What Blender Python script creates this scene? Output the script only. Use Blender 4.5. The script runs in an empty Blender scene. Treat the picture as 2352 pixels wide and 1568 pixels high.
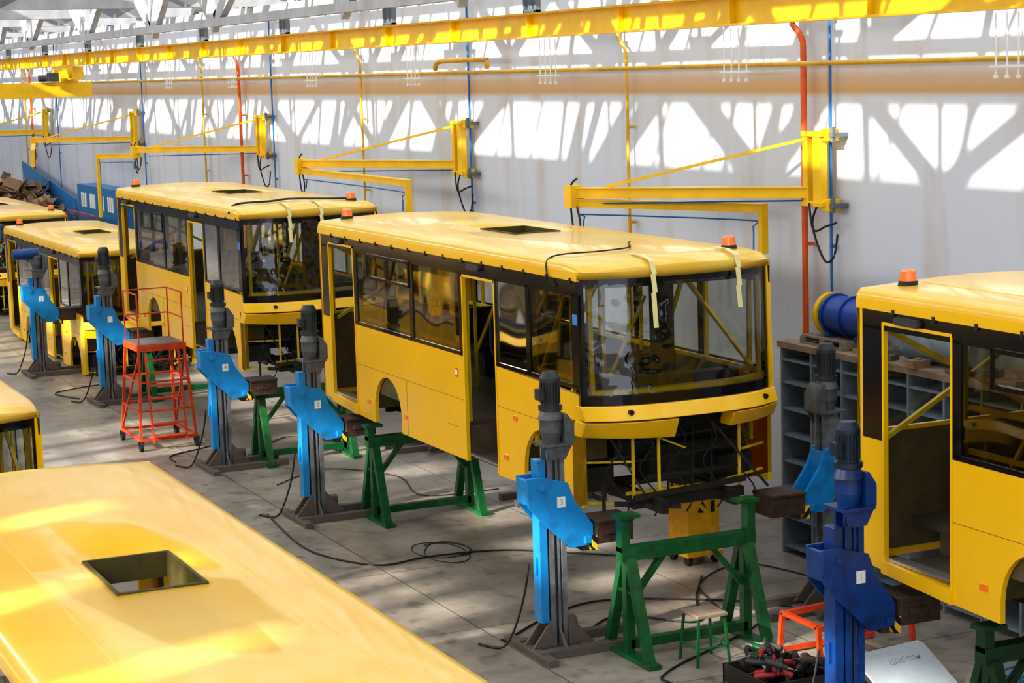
import bpy, math, random
from mathutils import Vector, Matrix
random.seed(4)
sc=bpy.context.scene
COL=bpy.context.collection
try:
    sc.view_settings.view_transform='Standard'
    sc.view_settings.exposure=.25
    sc.view_settings.look='Medium High Contrast'
except Exception: pass

# ---------------------------------------------------------------- materials
def nm(name):
    m=bpy.data.materials.new(name); m.use_nodes=True
    nt=m.node_tree; return m,nt,nt.nodes['Principled BSDF']
def mat(name,col,rough=.5,metal=0,var=.0,scale=6,dirt=None,dirt_amt=.5,bump=0,coat=0,bscale=30,lo=.35,hi=.68):
    m,nt,b=nm(name); N=nt.nodes; L=nt.links
    b.inputs['Roughness'].default_value=rough; b.inputs['Metallic'].default_value=metal
    if coat: b.inputs['Coat Weight'].default_value=coat; b.inputs['Coat Roughness'].default_value=.08
    b.inputs['Base Color'].default_value=(*col,1)
    tc=N.new('ShaderNodeTexCoord')
    if var or dirt:
        n=N.new('ShaderNodeTexNoise'); n.inputs['Scale'].default_value=scale; n.inputs['Detail'].default_value=6
        L.new(tc.outputs['Object'],n.inputs['Vector'])
        r=N.new('ShaderNodeValToRGB'); L.new(n.outputs['Fac'],r.inputs['Fac'])
        r.color_ramp.elements[0].position=lo; r.color_ramp.elements[1].position=hi
        c2=dirt if dirt else tuple(max(0,c*(1-var)) for c in col)
        k=dirt_amt if dirt else 1
        r.color_ramp.elements[0].color=(*[a*(1-k)+b2*k for a,b2 in zip(col,c2)],1)
        r.color_ramp.elements[1].color=(*col,1)
        L.new(r.outputs['Color'],b.inputs['Base Color'])
    if bump:
        n2=N.new('ShaderNodeTexNoise'); n2.inputs['Scale'].default_value=bscale; n2.inputs['Detail'].default_value=3
        L.new(tc.outputs['Object'],n2.inputs['Vector'])
        bp=N.new('ShaderNodeBump'); bp.inputs['Strength'].default_value=bump; bp.inputs['Distance'].default_value=.02
        L.new(n2.outputs['Fac'],bp.inputs['Height']); L.new(bp.outputs['Normal'],b.inputs['Normal'])
    return m
def glass(name,tint,gain=1.0,wav=.0,ws=1.1,det=0):
    m,nt,b=nm(name); N=nt.nodes; L=nt.links; N.remove(b)
    o=N['Material Output']; t=N.new('ShaderNodeBsdfTransparent'); t.inputs[0].default_value=(*tint,1)
    g=N.new('ShaderNodeBsdfGlossy'); g.inputs['Roughness'].default_value=.03; g.inputs[0].default_value=(.95,.95,.95,1)
    lw=N.new('ShaderNodeFresnel'); lw.inputs['IOR'].default_value=1.5
    mr=N.new('ShaderNodeMath'); mr.operation='MULTIPLY'; mr.inputs[1].default_value=gain; mr.use_clamp=True
    L.new(lw.outputs['Fac'],mr.inputs[0])
    mx=N.new('ShaderNodeMixShader'); L.new(mr.outputs[0],mx.inputs[0]); L.new(t.outputs[0],mx.inputs[1]); L.new(g.outputs[0],mx.inputs[2])
    L.new(mx.outputs[0],o.inputs['Surface'])
    if wav:
        tc=N.new('ShaderNodeTexCoord'); n=N.new('ShaderNodeTexNoise'); n.inputs['Scale'].default_value=ws; n.inputs['Detail'].default_value=det
        L.new(tc.outputs['Object'],n.inputs['Vector']); bp=N.new('ShaderNodeBump'); bp.inputs['Strength'].default_value=wav; bp.inputs['Distance'].default_value=.1
        L.new(n.outputs['Fac'],bp.inputs['Height']); L.new(bp.outputs['Normal'],g.inputs['Normal'])
    return m
YEL=mat('bus_yellow_paint',(.93,.545,.002),.30,0,var=.05,scale=1.2,coat=.3)
YROOF=mat('dust_and_sheen_roof_yellow',(.86,.58,.09),.32,0,dirt=(.82,.49,.025),dirt_amt=.9,scale=.7,bump=.4,bscale=1.1,coat=.3,lo=.40,hi=.62)  # creamier than the sides: dust plus reflected ceiling light put into the colour
YIN=mat('inner_frame_yellow',(.80,.56,.01),.5,var=.3,scale=4)
BLK=mat('gloss_black_band',(.006,.006,.008),.15,0,coat=.2)
DRK=mat('dark_interior',(.022,.02,.016),.6,var=.4)
OLV=mat('dark_olive_liner',(.09,.07,.012),.6,var=.4)
LIN=mat('interior_lining_grey',(.13,.10,.04),.6,var=.3)
GRYF=mat('interior_brown_floor',(.12,.10,.07),.5,var=.3)
GT=glass('tinted_window_glass',(.48,.41,.25),2.0,.14,1.1)
GC=glass('clear_window_glass',(.85,.87,.84),1.0,.05)
GW=glass('filmed_windshield_glass',(.78,.80,.77),1.9,.42,2.2,2)
ORB=mat('orange_beacon_lens',(.95,.20,.01),.2,coat=.6)
RUB=mat('black_rubber',(.012,.012,.012),.6)
STL=mat('worn_grey_steel',(.20,.23,.27),.5,.2,dirt=(.10,.09,.085),dirt_amt=.8,scale=7)
GBX=mat('gearbox_grey',(.13,.145,.165),.45,.2,dirt=(.06,.055,.05),dirt_amt=.7,scale=9)
DST=mat('dark_base_steel',(.12,.11,.105),.55,.2,dirt=(.16,.11,.08),dirt_amt=.7,scale=9)
MOT=mat('motor_dark_grey',(.035,.04,.045),.45,var=.3,bump=.2)
MOB=mat('motor_slate_blue',(.012,.028,.055),.45,var=.3,bump=.2)
BLU=mat('lift_blue_paint',(.008,.24,.58),.4,dirt=(.01,.12,.30),dirt_amt=.7,scale=5,coat=.15,lo=.30,hi=.48)
DBL=mat('lift_dark_blue_paint',(.004,.05,.22),.4,dirt=(.006,.018,.07),dirt_amt=.85,scale=5,coat=.1,lo=.3,hi=.5)
BRN=mat('support_block_brown',(.035,.024,.02),.6,dirt=(.10,.05,.03),dirt_amt=.6,scale=14)
GRN=mat('trestle_green_paint',(.002,.13,.03),.42,dirt=(.008,.05,.016),dirt_amt=.7,scale=9,coat=.2)
RED=mat('red_orange_paint',(.64,.070,.010),.45,var=.35,scale=8)
CRY=mat('crane_yellow_paint',(.92,.56,.004),.38,var=.14,scale=3)
CRO=mat('ochre_pipe_paint',(.74,.43,.02),.45,var=.3,scale=3)
ORP=mat('orange_pipe_paint',(.75,.12,.01),.45,var=.2)
PBL=mat('blue_pipe_paint',(.01,.14,.40),.4)
CAB=mat('cabinet_amber_paint',(.90,.48,.01),.5,dirt=(.5,.25,.02),dirt_amt=.5,scale=8)
PAP=mat('white_paper',(.8,.8,.78),.7)
TAP=mat('masking_tape',(.80,.72,.34),.6)
CRD=mat('cardboard_brown',(.40,.25,.15),.8,var=.5,scale=1.2)
WHM=mat('white_roof_steel',(.48,.49,.51),.55,var=.25,scale=3)
CEI=mat('white_ceiling_panels',(.80,.81,.82),.6,var=.1,scale=2)
GRB=mat('grey_blue_bracket',(.13,.16,.19),.5,var=.2)
SHF=mat('shelf_grey_blue',(.20,.26,.33),.5,dirt=(.15,.15,.16),dirt_amt=.6,scale=5)
SHT=mat('dusty_worktop',(.33,.25,.18),.7,dirt=(.16,.09,.06),dirt_amt=.8,scale=4)
BCN=mat('container_blue_paint',(.02,.20,.48),.5,var=.2)
WOD=mat('pallet_wood',(.28,.22,.16),.8,var=.35,scale=9)
SIL=mat('aluminium_trim',(.55,.55,.55),.3,.8)
RDP=mat('red_mark',(.65,.03,.02),.4)
LBL=mat('blue_label',(.05,.22,.65),.5)
TOOL=mat('tool_red_plastic',(.35,.02,.03),.4)
BRD=mat('white_template_board',(.42,.47,.52),.45,var=.1)
INK=mat('faded_marker_ink',(.15,.16,.19),.6)
DGR=mat('trestle_dark_green',(.003,.06,.018),.45,dirt=(.02,.03,.015),dirt_amt=.7,scale=9)
HZ,nt,b=nm('hazard_stripes'); N=nt.nodes; L=nt.links
tc=N.new('ShaderNodeTexCoord'); wv=N.new('ShaderNodeTexWave'); wv.bands_direction='DIAGONAL'; wv.inputs['Scale'].default_value=4
cr=N.new('ShaderNodeValToRGB'); cr.color_ramp.interpolation='CONSTANT'; cr.color_ramp.elements[0].color=(.01,.01,.01,1); cr.color_ramp.elements[1].position=.5; cr.color_ramp.elements[1].color=(.8,.5,.01,1)
L.new(tc.outputs['Object'],wv.inputs['Vector']); L.new(wv.outputs['Fac'],cr.inputs['Fac']); L.new(cr.outputs['Color'],b.inputs['Base Color'])
# concrete floor
FLR,nt,b=nm('worn_concrete_floor'); N=nt.nodes; L=nt.links
tc=N.new('ShaderNodeTexCoord')
n1=N.new('ShaderNodeTexNoise'); n1.inputs['Scale'].default_value=.6; n1.inputs['Detail'].default_value=10; n1.inputs['Roughness'].default_value=.72
L.new(tc.outputs['Object'],n1.inputs['Vector'])
c1=N.new('ShaderNodeValToRGB'); c1.color_ramp.elements[0].position=.36; c1.color_ramp.elements[0].color=(.20,.17,.14,1); c1.color_ramp.elements[1].position=.64; c1.color_ramp.elements[1].color=(.40,.36,.30,1)
L.new(n1.outputs['Fac'],c1.inputs['Fac'])
n2=N.new('ShaderNodeTexNoise'); n2.inputs['Scale'].default_value=3.6; n2.inputs['Detail'].default_value=8
L.new(tc.outputs['Object'],n2.inputs['Vector'])
c2=N.new('ShaderNodeValToRGB'); c2.color_ramp.elements[0].position=.30; c2.color_ramp.elements[0].color=(.40,.37,.35,1); c2.color_ramp.elements[1].position=.44; c2.color_ramp.elements[1].color=(1,1,1,1)
L.new(n2.outputs['Fac'],c2.inputs['Fac'])
mx=N.new('ShaderNodeMix'); mx.data_type='RGBA'; mx.blend_type='MULTIPLY'; mx.inputs[0].default_value=.7
L.new(c1.outputs['Color'],mx.inputs[6]); L.new(c2.outputs['Color'],mx.inputs[7])
br=N.new('ShaderNodeTexBrick'); br.offset=0; br.inputs['Color1'].default_value=(1,1,1,1); br.inputs['Color2'].default_value=(.90,.90,.90,1); br.inputs['Mortar'].default_value=(.3,.28,.26,1)
br.inputs['Scale'].default_value=1; br.inputs['Brick Width'].default_value=3; br.inputs['Row Height'].default_value=3; br.inputs['Mortar Size'].default_value=.012
L.new(tc.outputs['Object'],br.inputs['Vector'])
m3=N.new('ShaderNodeMix'); m3.data_type='RGBA'; m3.blend_type='MULTIPLY'; m3.inputs[0].default_value=.8
L.new(mx.outputs[2],m3.inputs[6]); L.new(br.outputs['Color'],m3.inputs[7]); L.new(m3.outputs[2],b.inputs['Base Color'])
mr=N.new('ShaderNodeMapRange'); mr.inputs['To Min'].default_value=.25; mr.inputs['To Max'].default_value=.55; L.new(n2.outputs['Fac'],mr.inputs['Value']); L.new(mr.outputs[0],b.inputs['Roughness'])
# wall
WAL,nt,b=nm('painted_wall_panels'); N=nt.nodes; L=nt.links
tc=N.new('ShaderNodeTexCoord'); mp=N.new('ShaderNodeMapping'); mp.inputs['Scale'].default_value=(1.6,1,.25)
L.new(tc.outputs['Object'],mp.inputs['Vector'])
n1=N.new('ShaderNodeTexNoise'); n1.inputs['Scale'].default_value=1; n1.inputs['Detail'].default_value=7; L.new(mp.outputs[0],n1.inputs['Vector'])
c1=N.new('ShaderNodeValToRGB'); c1.color_ramp.elements[0].position=.28; c1.color_ramp.elements[0].color=(.54,.50,.49,1); c1.color_ramp.elements[1].position=.5; c1.color_ramp.elements[1].color=(.61,.65,.73,1)
L.new(n1.outputs['Fac'],c1.inputs['Fac'])
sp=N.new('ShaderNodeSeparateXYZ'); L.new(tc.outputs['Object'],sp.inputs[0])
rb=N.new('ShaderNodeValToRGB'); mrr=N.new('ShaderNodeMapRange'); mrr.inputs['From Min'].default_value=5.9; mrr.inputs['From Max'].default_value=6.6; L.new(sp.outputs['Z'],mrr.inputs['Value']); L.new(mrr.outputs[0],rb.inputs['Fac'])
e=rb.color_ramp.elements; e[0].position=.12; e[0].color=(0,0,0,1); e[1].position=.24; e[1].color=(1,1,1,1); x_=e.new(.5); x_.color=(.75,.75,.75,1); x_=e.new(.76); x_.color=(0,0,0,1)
mb=N.new('ShaderNodeMix'); mb.data_type='RGBA'; L.new(rb.outputs['Color'],mb.inputs[0]); L.new(c1.outputs['Color'],mb.inputs[6]); mb.inputs[7].default_value=(.58,.36,.16,1)  # tan band: crane beam's warm-tinted shadow painted into the wall colour
L.new(mb.outputs[2],b.inputs['Base Color']); b.inputs['Roughness'].default_value=.6

# ---------------------------------------------------------------- mesh helper
class M:
    def __init__(s): s.v=[]; s.f=[]; s.m=[]
    def add(s,vs,fs,m=0):
        o=len(s.v); s.v+= [tuple(v) for v in vs]
        for f in fs: s.f.append([i+o for i in f]); s.m.append(m)
        return s
    def box(s,x0,x1,y0,y1,z0,z1,m=0):
        return s.add([(x0,y0,z0),(x1,y0,z0),(x1,y1,z0),(x0,y1,z0),(x0,y0,z1),(x1,y0,z1),(x1,y1,z1),(x0,y1,z1)],
          [(0,3,2,1),(4,5,6,7),(0,1,5,4),(1,2,6,5),(2,3,7,6),(3,0,4,7)],m)
    def beam(s,p,q,w,h=None,m=0):
        p=Vector(p);q=Vector(q);h=h or w; d=(q-p).normalized()
        up=Vector((0,0,1)) if abs(d.z)<.95 else Vector((1,0,0))
        a=d.cross(up).normalized()*(w/2); b=a.cross(d).normalized()*(h/2)
        vs=[p-a-b,p+a-b,p+a+b,p-a+b,q-a-b,q+a-b,q+a+b,q-a+b]
        return s.add(vs,[(0,1,2,3),(7,6,5,4),(0,4,5,1),(1,5,6,2),(2,6,7,3),(3,7,4,0)],m)
    def cyl(s,p,q,r,r2=None,n=14,m=0):
        p=Vector(p);q=Vector(q);r2=r if r2 is None else r2; d=(q-p).normalized()
        up=Vector((0,0,1)) if abs(d.z)<.95 else Vector((1,0,0))
        a=d.cross(up).normalized(); b=a.cross(d).normalized(); vs=[]
        for c,rr in((p,r),(q,r2)):
            for i in range(n):
                t=2*math.pi*i/n; vs.append(c+a*math.cos(t)*rr+b*math.sin(t)*rr)
        fs=[(i,i+n,(i+1)%n+n,(i+1)%n) for i in range(n)]+[tuple(range(n)),tuple(range(2*n-1,n-1,-1))]
        return s.add(vs,fs,m)
    def plate(s,pts,a0,a1,ax='y',m=0):
        def P(u,w,a): return (u,a,w) if ax=='y' else ((a,u,w) if ax=='x' else (u,w,a))
        n=len(pts); vs=[P(u,w,a0) for u,w in pts]+[P(u,w,a1) for u,w in pts]
        fs=[tuple(range(n)),tuple(range(2*n-1,n-1,-1))]+[(i,i+n,(i+1)%n+n,(i+1)%n) for i in range(n)]
        return s.add(vs,fs,m)
    def tube(s,path,r,n=8,m=0):
        P=[Vector(p) for p in path]; vs=[]; k=len(P)
        for j,p in enumerate(P):
            d=(P[min(j+1,k-1)]-P[max(j-1,0)]).normalized()
            up=Vector((0,0,1)) if abs(d.z)<.9 else Vector((1,0,0))
            a=d.cross(up).normalized(); b=a.cross(d).normalized()
            for i in range(n):
                t=2*math.pi*i/n; vs.append(p+a*math.cos(t)*r+b*math.sin(t)*r)
        fs=[(j*n+i,j*n+n+i,j*n+n+(i+1)%n,j*n+(i+1)%n) for j in range(k-1) for i in range(n)]
        fs+=[tuple(range(n)),tuple(range(k*n-1,(k-1)*n-1,-1))]
        return s.add(vs,fs,m)
    def make(s,name,mats,parent=None,smooth=False,bevel=0,label=None,loc=(0,0,0),rz=0):
        me=bpy.data.meshes.new(name); me.from_pydata(s.v,[],s.f)
        if not isinstance(mats,(list,tuple)): mats=[mats]
        for m in mats: me.materials.append(m)
        for p,i in zip(me.polygons,s.m): p.material_index=i
        import bmesh
        bm=bmesh.new(); bm.from_mesh(me); bmesh.ops.recalc_face_normals(bm,faces=bm.faces); bm.to_mesh(me); bm.free()
        if smooth:
            for p in me.polygons: p.use_smooth=True
            try: me.set_sharp_from_angle(angle=math.radians(40))
            except Exception: pass
        o=bpy.data.objects.new(name,me); COL.objects.link(o); o.location=loc; o.rotation_euler[2]=rz
        if parent: o.parent=parent
        if label: o['label']=label
        if bevel:
            bv=o.modifiers.new('bevel','BEVEL'); bv.width=bevel; bv.segments=2; bv.limit_method='ANGLE'
        return o
def meta(o,label,cat,group=None,kind=None):
    o['label']=label; o['category']=cat
    if group: o['group']=group
    if kind: o['kind']=kind
    return o
def thing(name,loc,label,cat,group=None,rz=0):
    e=bpy.data.objects.new(name,None); COL.objects.link(e); e.location=loc; e.rotation_euler[2]=rz; e.empty_display_size=.2
    return meta(e,label,cat,group)
def struct(o,label=None):
    o['kind']='structure'
    if label: o['label']=label
    return o
def dup(t,loc,label=None,rz=None,skip=()):
    def rec(o,par):
        c=o.copy(); COL.objects.link(c)
        if par is not None: c.parent=par
        for ch in list(o.children):
            if ch.name.split('.')[0] in skip or (ch.get('tag') or '') in skip: continue
            rec(ch,c)
        return c
    c=rec(t,None); c.location=loc
    if rz is not None: c.rotation_euler[2]=rz
    if label: c['label']=label
    return c
def text(body,size,mat_,parent,loc,rot,name='lettering',off=0,shear=0):
    cu=bpy.data.curves.new(name,'FONT'); cu.body=body; cu.size=size; cu.align_x='CENTER'; cu.align_y='CENTER'; cu.extrude=.001; cu.offset=off; cu.shear=shear
    t=bpy.data.objects.new(name,cu); me=bpy.data.meshes.new_from_object(t); bpy.data.objects.remove(t)
    me.materials.clear(); me.materials.append(mat_)
    o=bpy.data.objects.new(name,me); COL.objects.link(o); o.parent=parent; o.location=loc; o.rotation_euler=rot
    return o
def smoothpath(pts,k=6):
    P=[Vector(p) for p in pts]; out=[]
    for i in range(len(P)-1):
        a=P[max(i-1,0)];b=P[i];c=P[i+1];d=P[min(i+2,len(P)-1)]
        for j in range(k):
            t=j/k; out.append(.5*((2*b)+(c-a)*t+(2*a-5*b+4*c-d)*t*t+(3*b-a-3*c+d)*t**3))
    out.append(P[-1]); return out

# ---------------------------------------------------------------- room
X0,X1=-112,14; YW=15.0; YS=-8.0; ZR=9.0
struct(M().box(X0,X1,YS,YW+.3,-.2,0).make('floor',FLR))
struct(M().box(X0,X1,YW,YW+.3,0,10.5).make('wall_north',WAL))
w=M(); w.box(X0,X1,YS-.3,YS,0,7.3)
w.box(X0,X1,YS-.2,YS-.1,7.75,7.85); w.box(X0,X1,YS-.2,YS-.1,8.3,8.38); w.box(X0,X1,YS-.3,YS,8.97,9.3)
x=X0
while x<X1:
    # unseen clerestory shaped for floor sun patches and less sun on near bus roof
    if x>-15.6: w.box(x,x+1.75,YS-.3,YS,7.3,9.0); x+=2.3
    else: w.box(x,x+.28,YS-.3,YS,7.3,9.0); x+=random.choice((.9,1.2,1.5))
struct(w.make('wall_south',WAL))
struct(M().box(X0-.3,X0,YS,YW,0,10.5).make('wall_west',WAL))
ce=M(); ce.box(X0,X1,-5.4,6.65,ZR,ZR+.2)
x=X0
while x<X1:
    ce.box(x,x+random.choice((.5,.9,1.2)),YS-.3,-5.4,ZR,ZR+.1); x+=2.0  # slatted roof slot added out of view to throw sun patches on the floor
ce.box(X0,X1,-8.3,-7.0,ZR,ZR+.1)
struct(ce.make('ceiling',CEI))
for i in range(8):
    xx=-10.6-12*i
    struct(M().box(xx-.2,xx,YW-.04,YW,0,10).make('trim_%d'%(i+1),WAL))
g=M()
x=X0
while x<X1:
    g.box(x,x+.06,6.65,YW,ZR,ZR+.1); x+=1.5
for y in (8.8,13.6):
    g.box(X0,X1,y,y+.06,ZR,ZR+.12)
struct(g.make('window_1',WHM),'white glazing bars of the long roof light')

# roof trusses
def ltruss(y,z0,z1,name_label,w=.2,st=3,irr=0):
    t=M(); n=0; x=X0
    t.box(X0,X1,y-.07,y+.07,z0,z0+.14); t.box(X0,X1,y-.07,y+.07,z1-.14,z1)
    while x<X1-3:
        s2=st*(1+irr*random.uniform(-.4,.4)); ww=w*(1+irr*random.uniform(-.3,.8))
        t.beam((x,y,z0+.1),(x+s2*.45,y,z1-.1),.12,ww)
        if random.random()>irr*.3: t.beam((x+s2*.55,y,z1-.1),(x+s2,y,z0+.1),.12,ww)
        t.beam((x,y,z0),(x,y,z1),.1,.1); t.box(x-.3,x+.3,y-.01,y+.01,z0,z0+.35); x+=s2
    return meta(t.make('roof_truss',WHM),name_label,'roof truss','long roof trusses')
ltruss(9.9,7.35,8.95,'white steel lattice truss running under the roof light',.28,4.6,1)
ltruss(12.6,7.75,8.95,'white steel lattice truss near the painted wall',.16,3.6,.8)
ltruss(3.5,7.9,8.95,'white steel lattice truss running under the roof')
tt=M(); tt.box(-.1,.1,YS+.02,YW-.02,7.9,8.1); tt.box(-.1,.1,YS+.02,YW-.02,8.8,8.98)
y=YS+.1
while y<YW-2:
    tt.beam((0,y,8.0),(0,y+1.9,8.9),.2,.22)
    if y+3.8<YW: tt.beam((0,y+1.9,8.9),(0,y+3.8,8.0),.2,.22)
    y+=3.8
T0=meta(tt.make('cross_truss',WHM,loc=(-4,0,0)),'white steel cross truss spanning the hall','roof truss','cross roof trusses')
for i in range(1,18):
    c=T0.copy(); COL.objects.link(c); c.location=(-4-6*i,0,0)
wb=M(); wb.beam((.2,7,8.7),(2.8,14.8,8.7),.30,.12); wb.beam((2.8,7,8.75),(.2,14.8,8.75),.2,.1); wb.beam((4.6,7,8.7),(3.3,14.8,8.72),.16,.1)
W0=meta(wb.make('wind_brace',WHM,loc=(-4,0,0)),'white crossed steel wind brace below the roof light','roof brace','roof wind braces')
for i in range(1,16):
    c=W0.copy(); COL.objects.link(c); c.location=(-4-6*i+(i%3)*.5,0,0)

# ---------------------------------------------------------------- crane runway
YB=13.2
r=M(); r.box(X0+6,X1,YB-.11,YB+.11,6.94,6.97); r.box(X0+6,X1,YB-.11,YB+.11,7.29,7.32); r.box(X0+6,X1,YB-.012,YB+.012,6.97,7.29)
x=-100
while x<X1:
    r.box(x,x+.02,YB-.1,YB+.1,6.97,7.29); x+=3
meta(r.make('crane_runway_beam',CRY),'long yellow steel I-beam crane runway hung along the hall','crane beam')
hg=M(); hg.box(-.07,.07,-.04,.04,.02,.75); hg.box(-.22,.22,-.05,.05,.0,.05); hg.box(-.22,-.17,-.05,.05,-.0,.42); hg.box(.17,.22,-.05,.05,0,.42); hg.box(-.28,.28,-.06,.06,.38,.44); hg.box(-.12,.12,-.1,.1,.7,.76)
H0=meta(hg.make('beam_hanger',GRB,loc=(-28,YB,7.32),bevel=.008),'grey steel hanger bracket holding the crane beam','bracket','runway beam hangers')
for i in range(-1,13):
    if i==0: continue
    c=H0.copy(); COL.objects.link(c); c.location=(-28-6*i,YB,7.32)
rl=M(); rl.cyl((-66,14.6,6.44),(-8,14.6,6.44),.034)
rl.tube(smoothpath([(-35.2,14.55,6.52),(-35.0,14.5,6.62),(-34.6,14.5,6.66),(-32.9,14.5,6.66),(-32.7,14.5,6.62),(-32.7,14.5,6.5)]),.045,10)
meta(rl.make('supply_pipe',CRO,smooth=True),'long ochre-yellow horizontal supply pipe with a raised loop','pipe')
rh=M()
for j in range(4):
    dx=-.3+.2*j
    rh.cyl((dx,0,-.2),(dx,0,.55),.012,n=6)
    rh.cyl((dx,0,-.22),(dx,0,-.18),.03,n=6)
rh.box(-.4,.4,-.02,.02,-.1,-.07)
R0=meta(rh.make('rod_hanger',CEI,loc=(-24.2,14.5,6.44)),'white threaded rod hanger on the yellow pipe','hanger','pipe rod hangers')
for X in (-30.2,-36.2,-42.2,-48.2,-54.2,-18.2):
    c=R0.copy(); COL.objects.link(c); c.location=(X,14.5,6.44)
bc=thing('bridge_crane',(-61,0,0),'yellow overhead bridge crane spanning the hall','crane')
M().box(-.16,.16,-6,13.9,6.02,6.48).make('girder',CRY,bc)
M().box(-1.3,1.3,13.1,13.4,6.55,6.93).box(-.2,.2,13.0,13.5,6.48,6.8).cyl((-1,13.0,6.72),(-1,13.45,6.72),.15).cyl((1,13.0,6.72),(1,13.45,6.72),.15).make('end_carriage',CRY,bc)
M().box(.3,.7,12.5,12.8,6.5,6.75).cyl((.2,12.3,6.6),(.2,12.8,6.6),.1).make('drive_motor',MOT,bc)

# ---------------------------------------------------------------- wall pipes
def vpipe(name,x,z0,z1,r,m,label,goose=False,y=14.86):
    t=M()
    pts=[(x,y,z0),(x,y,z1)]
    if goose: pts=[(x,y,z0),(x,y,z1-.25),(x,y,z1-.17),(x-.08,y,z1-.06),(x-.2,y,z1+.02),(x-.26,y,z1+.07),(x-.26,y,z1+.4)]
    t.tube(pts,r,10)
    z=z0+1
    while z<z1: t.box(x-r-.02,x+r+.02,y,YW-.045,z,z+.04); z+=1.5
    return meta(t.make(name,m,smooth=True),label,'pipe','wall pipes')
for X in (-28.1,-40.1,-52.2,-76.3):
    vpipe('gas_pipe',X,0,6.85,.025,CRO,'thin yellow vertical pipe on the white wall',True)
for X in (-23.0,-48.8,-75): vpipe('fire_pipe',X,0,6.9,.042,ORP,'orange-red vertical pipe on the white wall',True,y=14.84)
for X in (-22.45,-34.45,-46.35,-58.8,-70.8): vpipe('air_pipe',X,0,8.0,.018,PBL,'thin blue vertical air pipe on the white wall',y=14.9)

# ---------------------------------------------------------------- wall jib arms
def jib(X,v,w,drop,first=False):
    j=thing('jib_crane',(X,14.85,4.6),'yellow wall-mounted folding jib arm with tie rod','jib crane','wall jib cranes')
    p=M(); p.box(.0,.18,-.14,-.02,-.05,.95); p.box(-.22,-.10,-.16,-.06,.0,.92)
    p.box(-.24,.26,-.17,-.02,-.05,.02); p.box(-.24,.26,-.17,-.02,.88,.95); p.box(.16,.34,-.12,.06,.82,.98); p.box(.16,.34,-.12,.06,-.1,.06)
    p.make('post',CRY,j,bevel=.008)
    for zz in (-.05,.88):
        M().box(.3,.42,-.1,.14,zz,zz+.05).cyl((.36,-.06,zz-.07),(.36,-.06,zz+.13),.03).make('wall_bracket',GRB,j)
    vx,vy=v; a=M(); a.beam((-.15,-.1,.14),(vx,vy,.10),.08,.13); a.beam((-.15,-.1,.20),(vx,vy,.16),.14,.02); a.beam((-.15,-.1,.07),(vx,vy,.03),.14,.02)
    a.box(vx-.11,vx+.11,vy-.1,vy+.1,-.12,.2)
    a.make('boom',CRY,j)
    M().beam((-.16,-.11,.85),(vx*.86,vy*.86,.18),.04,.04).make('tie_rod',CRY,j)
    wx,wy=w; c=M(); c.beam((vx,vy,-.06),(wx,wy,-.12),.08,.10); c.beam((vx,vy,-.0),(wx,wy,-.06),.13,.02); c.box(wx-.05,wx+.05,wy-.05,wy+.05,-.14-drop,-.05)
    c.make('second_boom',CRY,j)
    vv=Vector((vx,vy,0)); ww=Vector((wx,wy,0)); d=(ww-vv)
    M().tube([(vx*.9,vy*.9+.02,-.06),(vx*.5,vy*.5,-.02),(-.2,-.1,0.02),(.1,-.1,.0)],.012,6).make('air_hose',PBL,j)
    M().tube(smoothpath([vv+d*.05+Vector((0,0,-.4)),vv+d*.06+Vector((0,0,-.25)),vv+d*.1+Vector((0,0,-.22)),vv+d*.93+Vector((0,0,-.28)),vv+d*.95+Vector((0,0,-.36)),vv+d*.95+Vector((0,0,-.14-drop))],3),.012,6).make('air_hose',PBL,j)
    for q in ([(.1,-.12,0),(.0,-.15,-.3),(.2,-.1,-.75),(.35,-.05,-.7),(.4,-.02,-.4)],[(.0,-.2,.0),(.1,-.2,-.35),(.25,-.1,-.3),(.38,-.02,-.25)],
              [vv+Vector((.1,0,-.1)),vv+Vector((.2,0,-.35)),vv+Vector((.1,0,-.5)),vv+Vector((-.05,0,-.35)),vv+Vector((-.1,0,.15)),vv+Vector((.12,0,.3))]):
        M().tube(smoothpath(q),.016,6).make('power_cable',RUB,j)
jib(-22.6,(-3.3,-2.06),(-1.0,-.3),.6)
jib(-34.65,(-4.4,-1.75),(.75,-1.45),.5)
jib(-46.9,(-4.2,-2.15),(-6.5,-2.6),1.6)
jib(-59.4,(-4.2,-2.25),(.3,-3.2),.4)
jib(-72.2,(-4.2,-2.2),(-.3,-3.4),.4)

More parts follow.
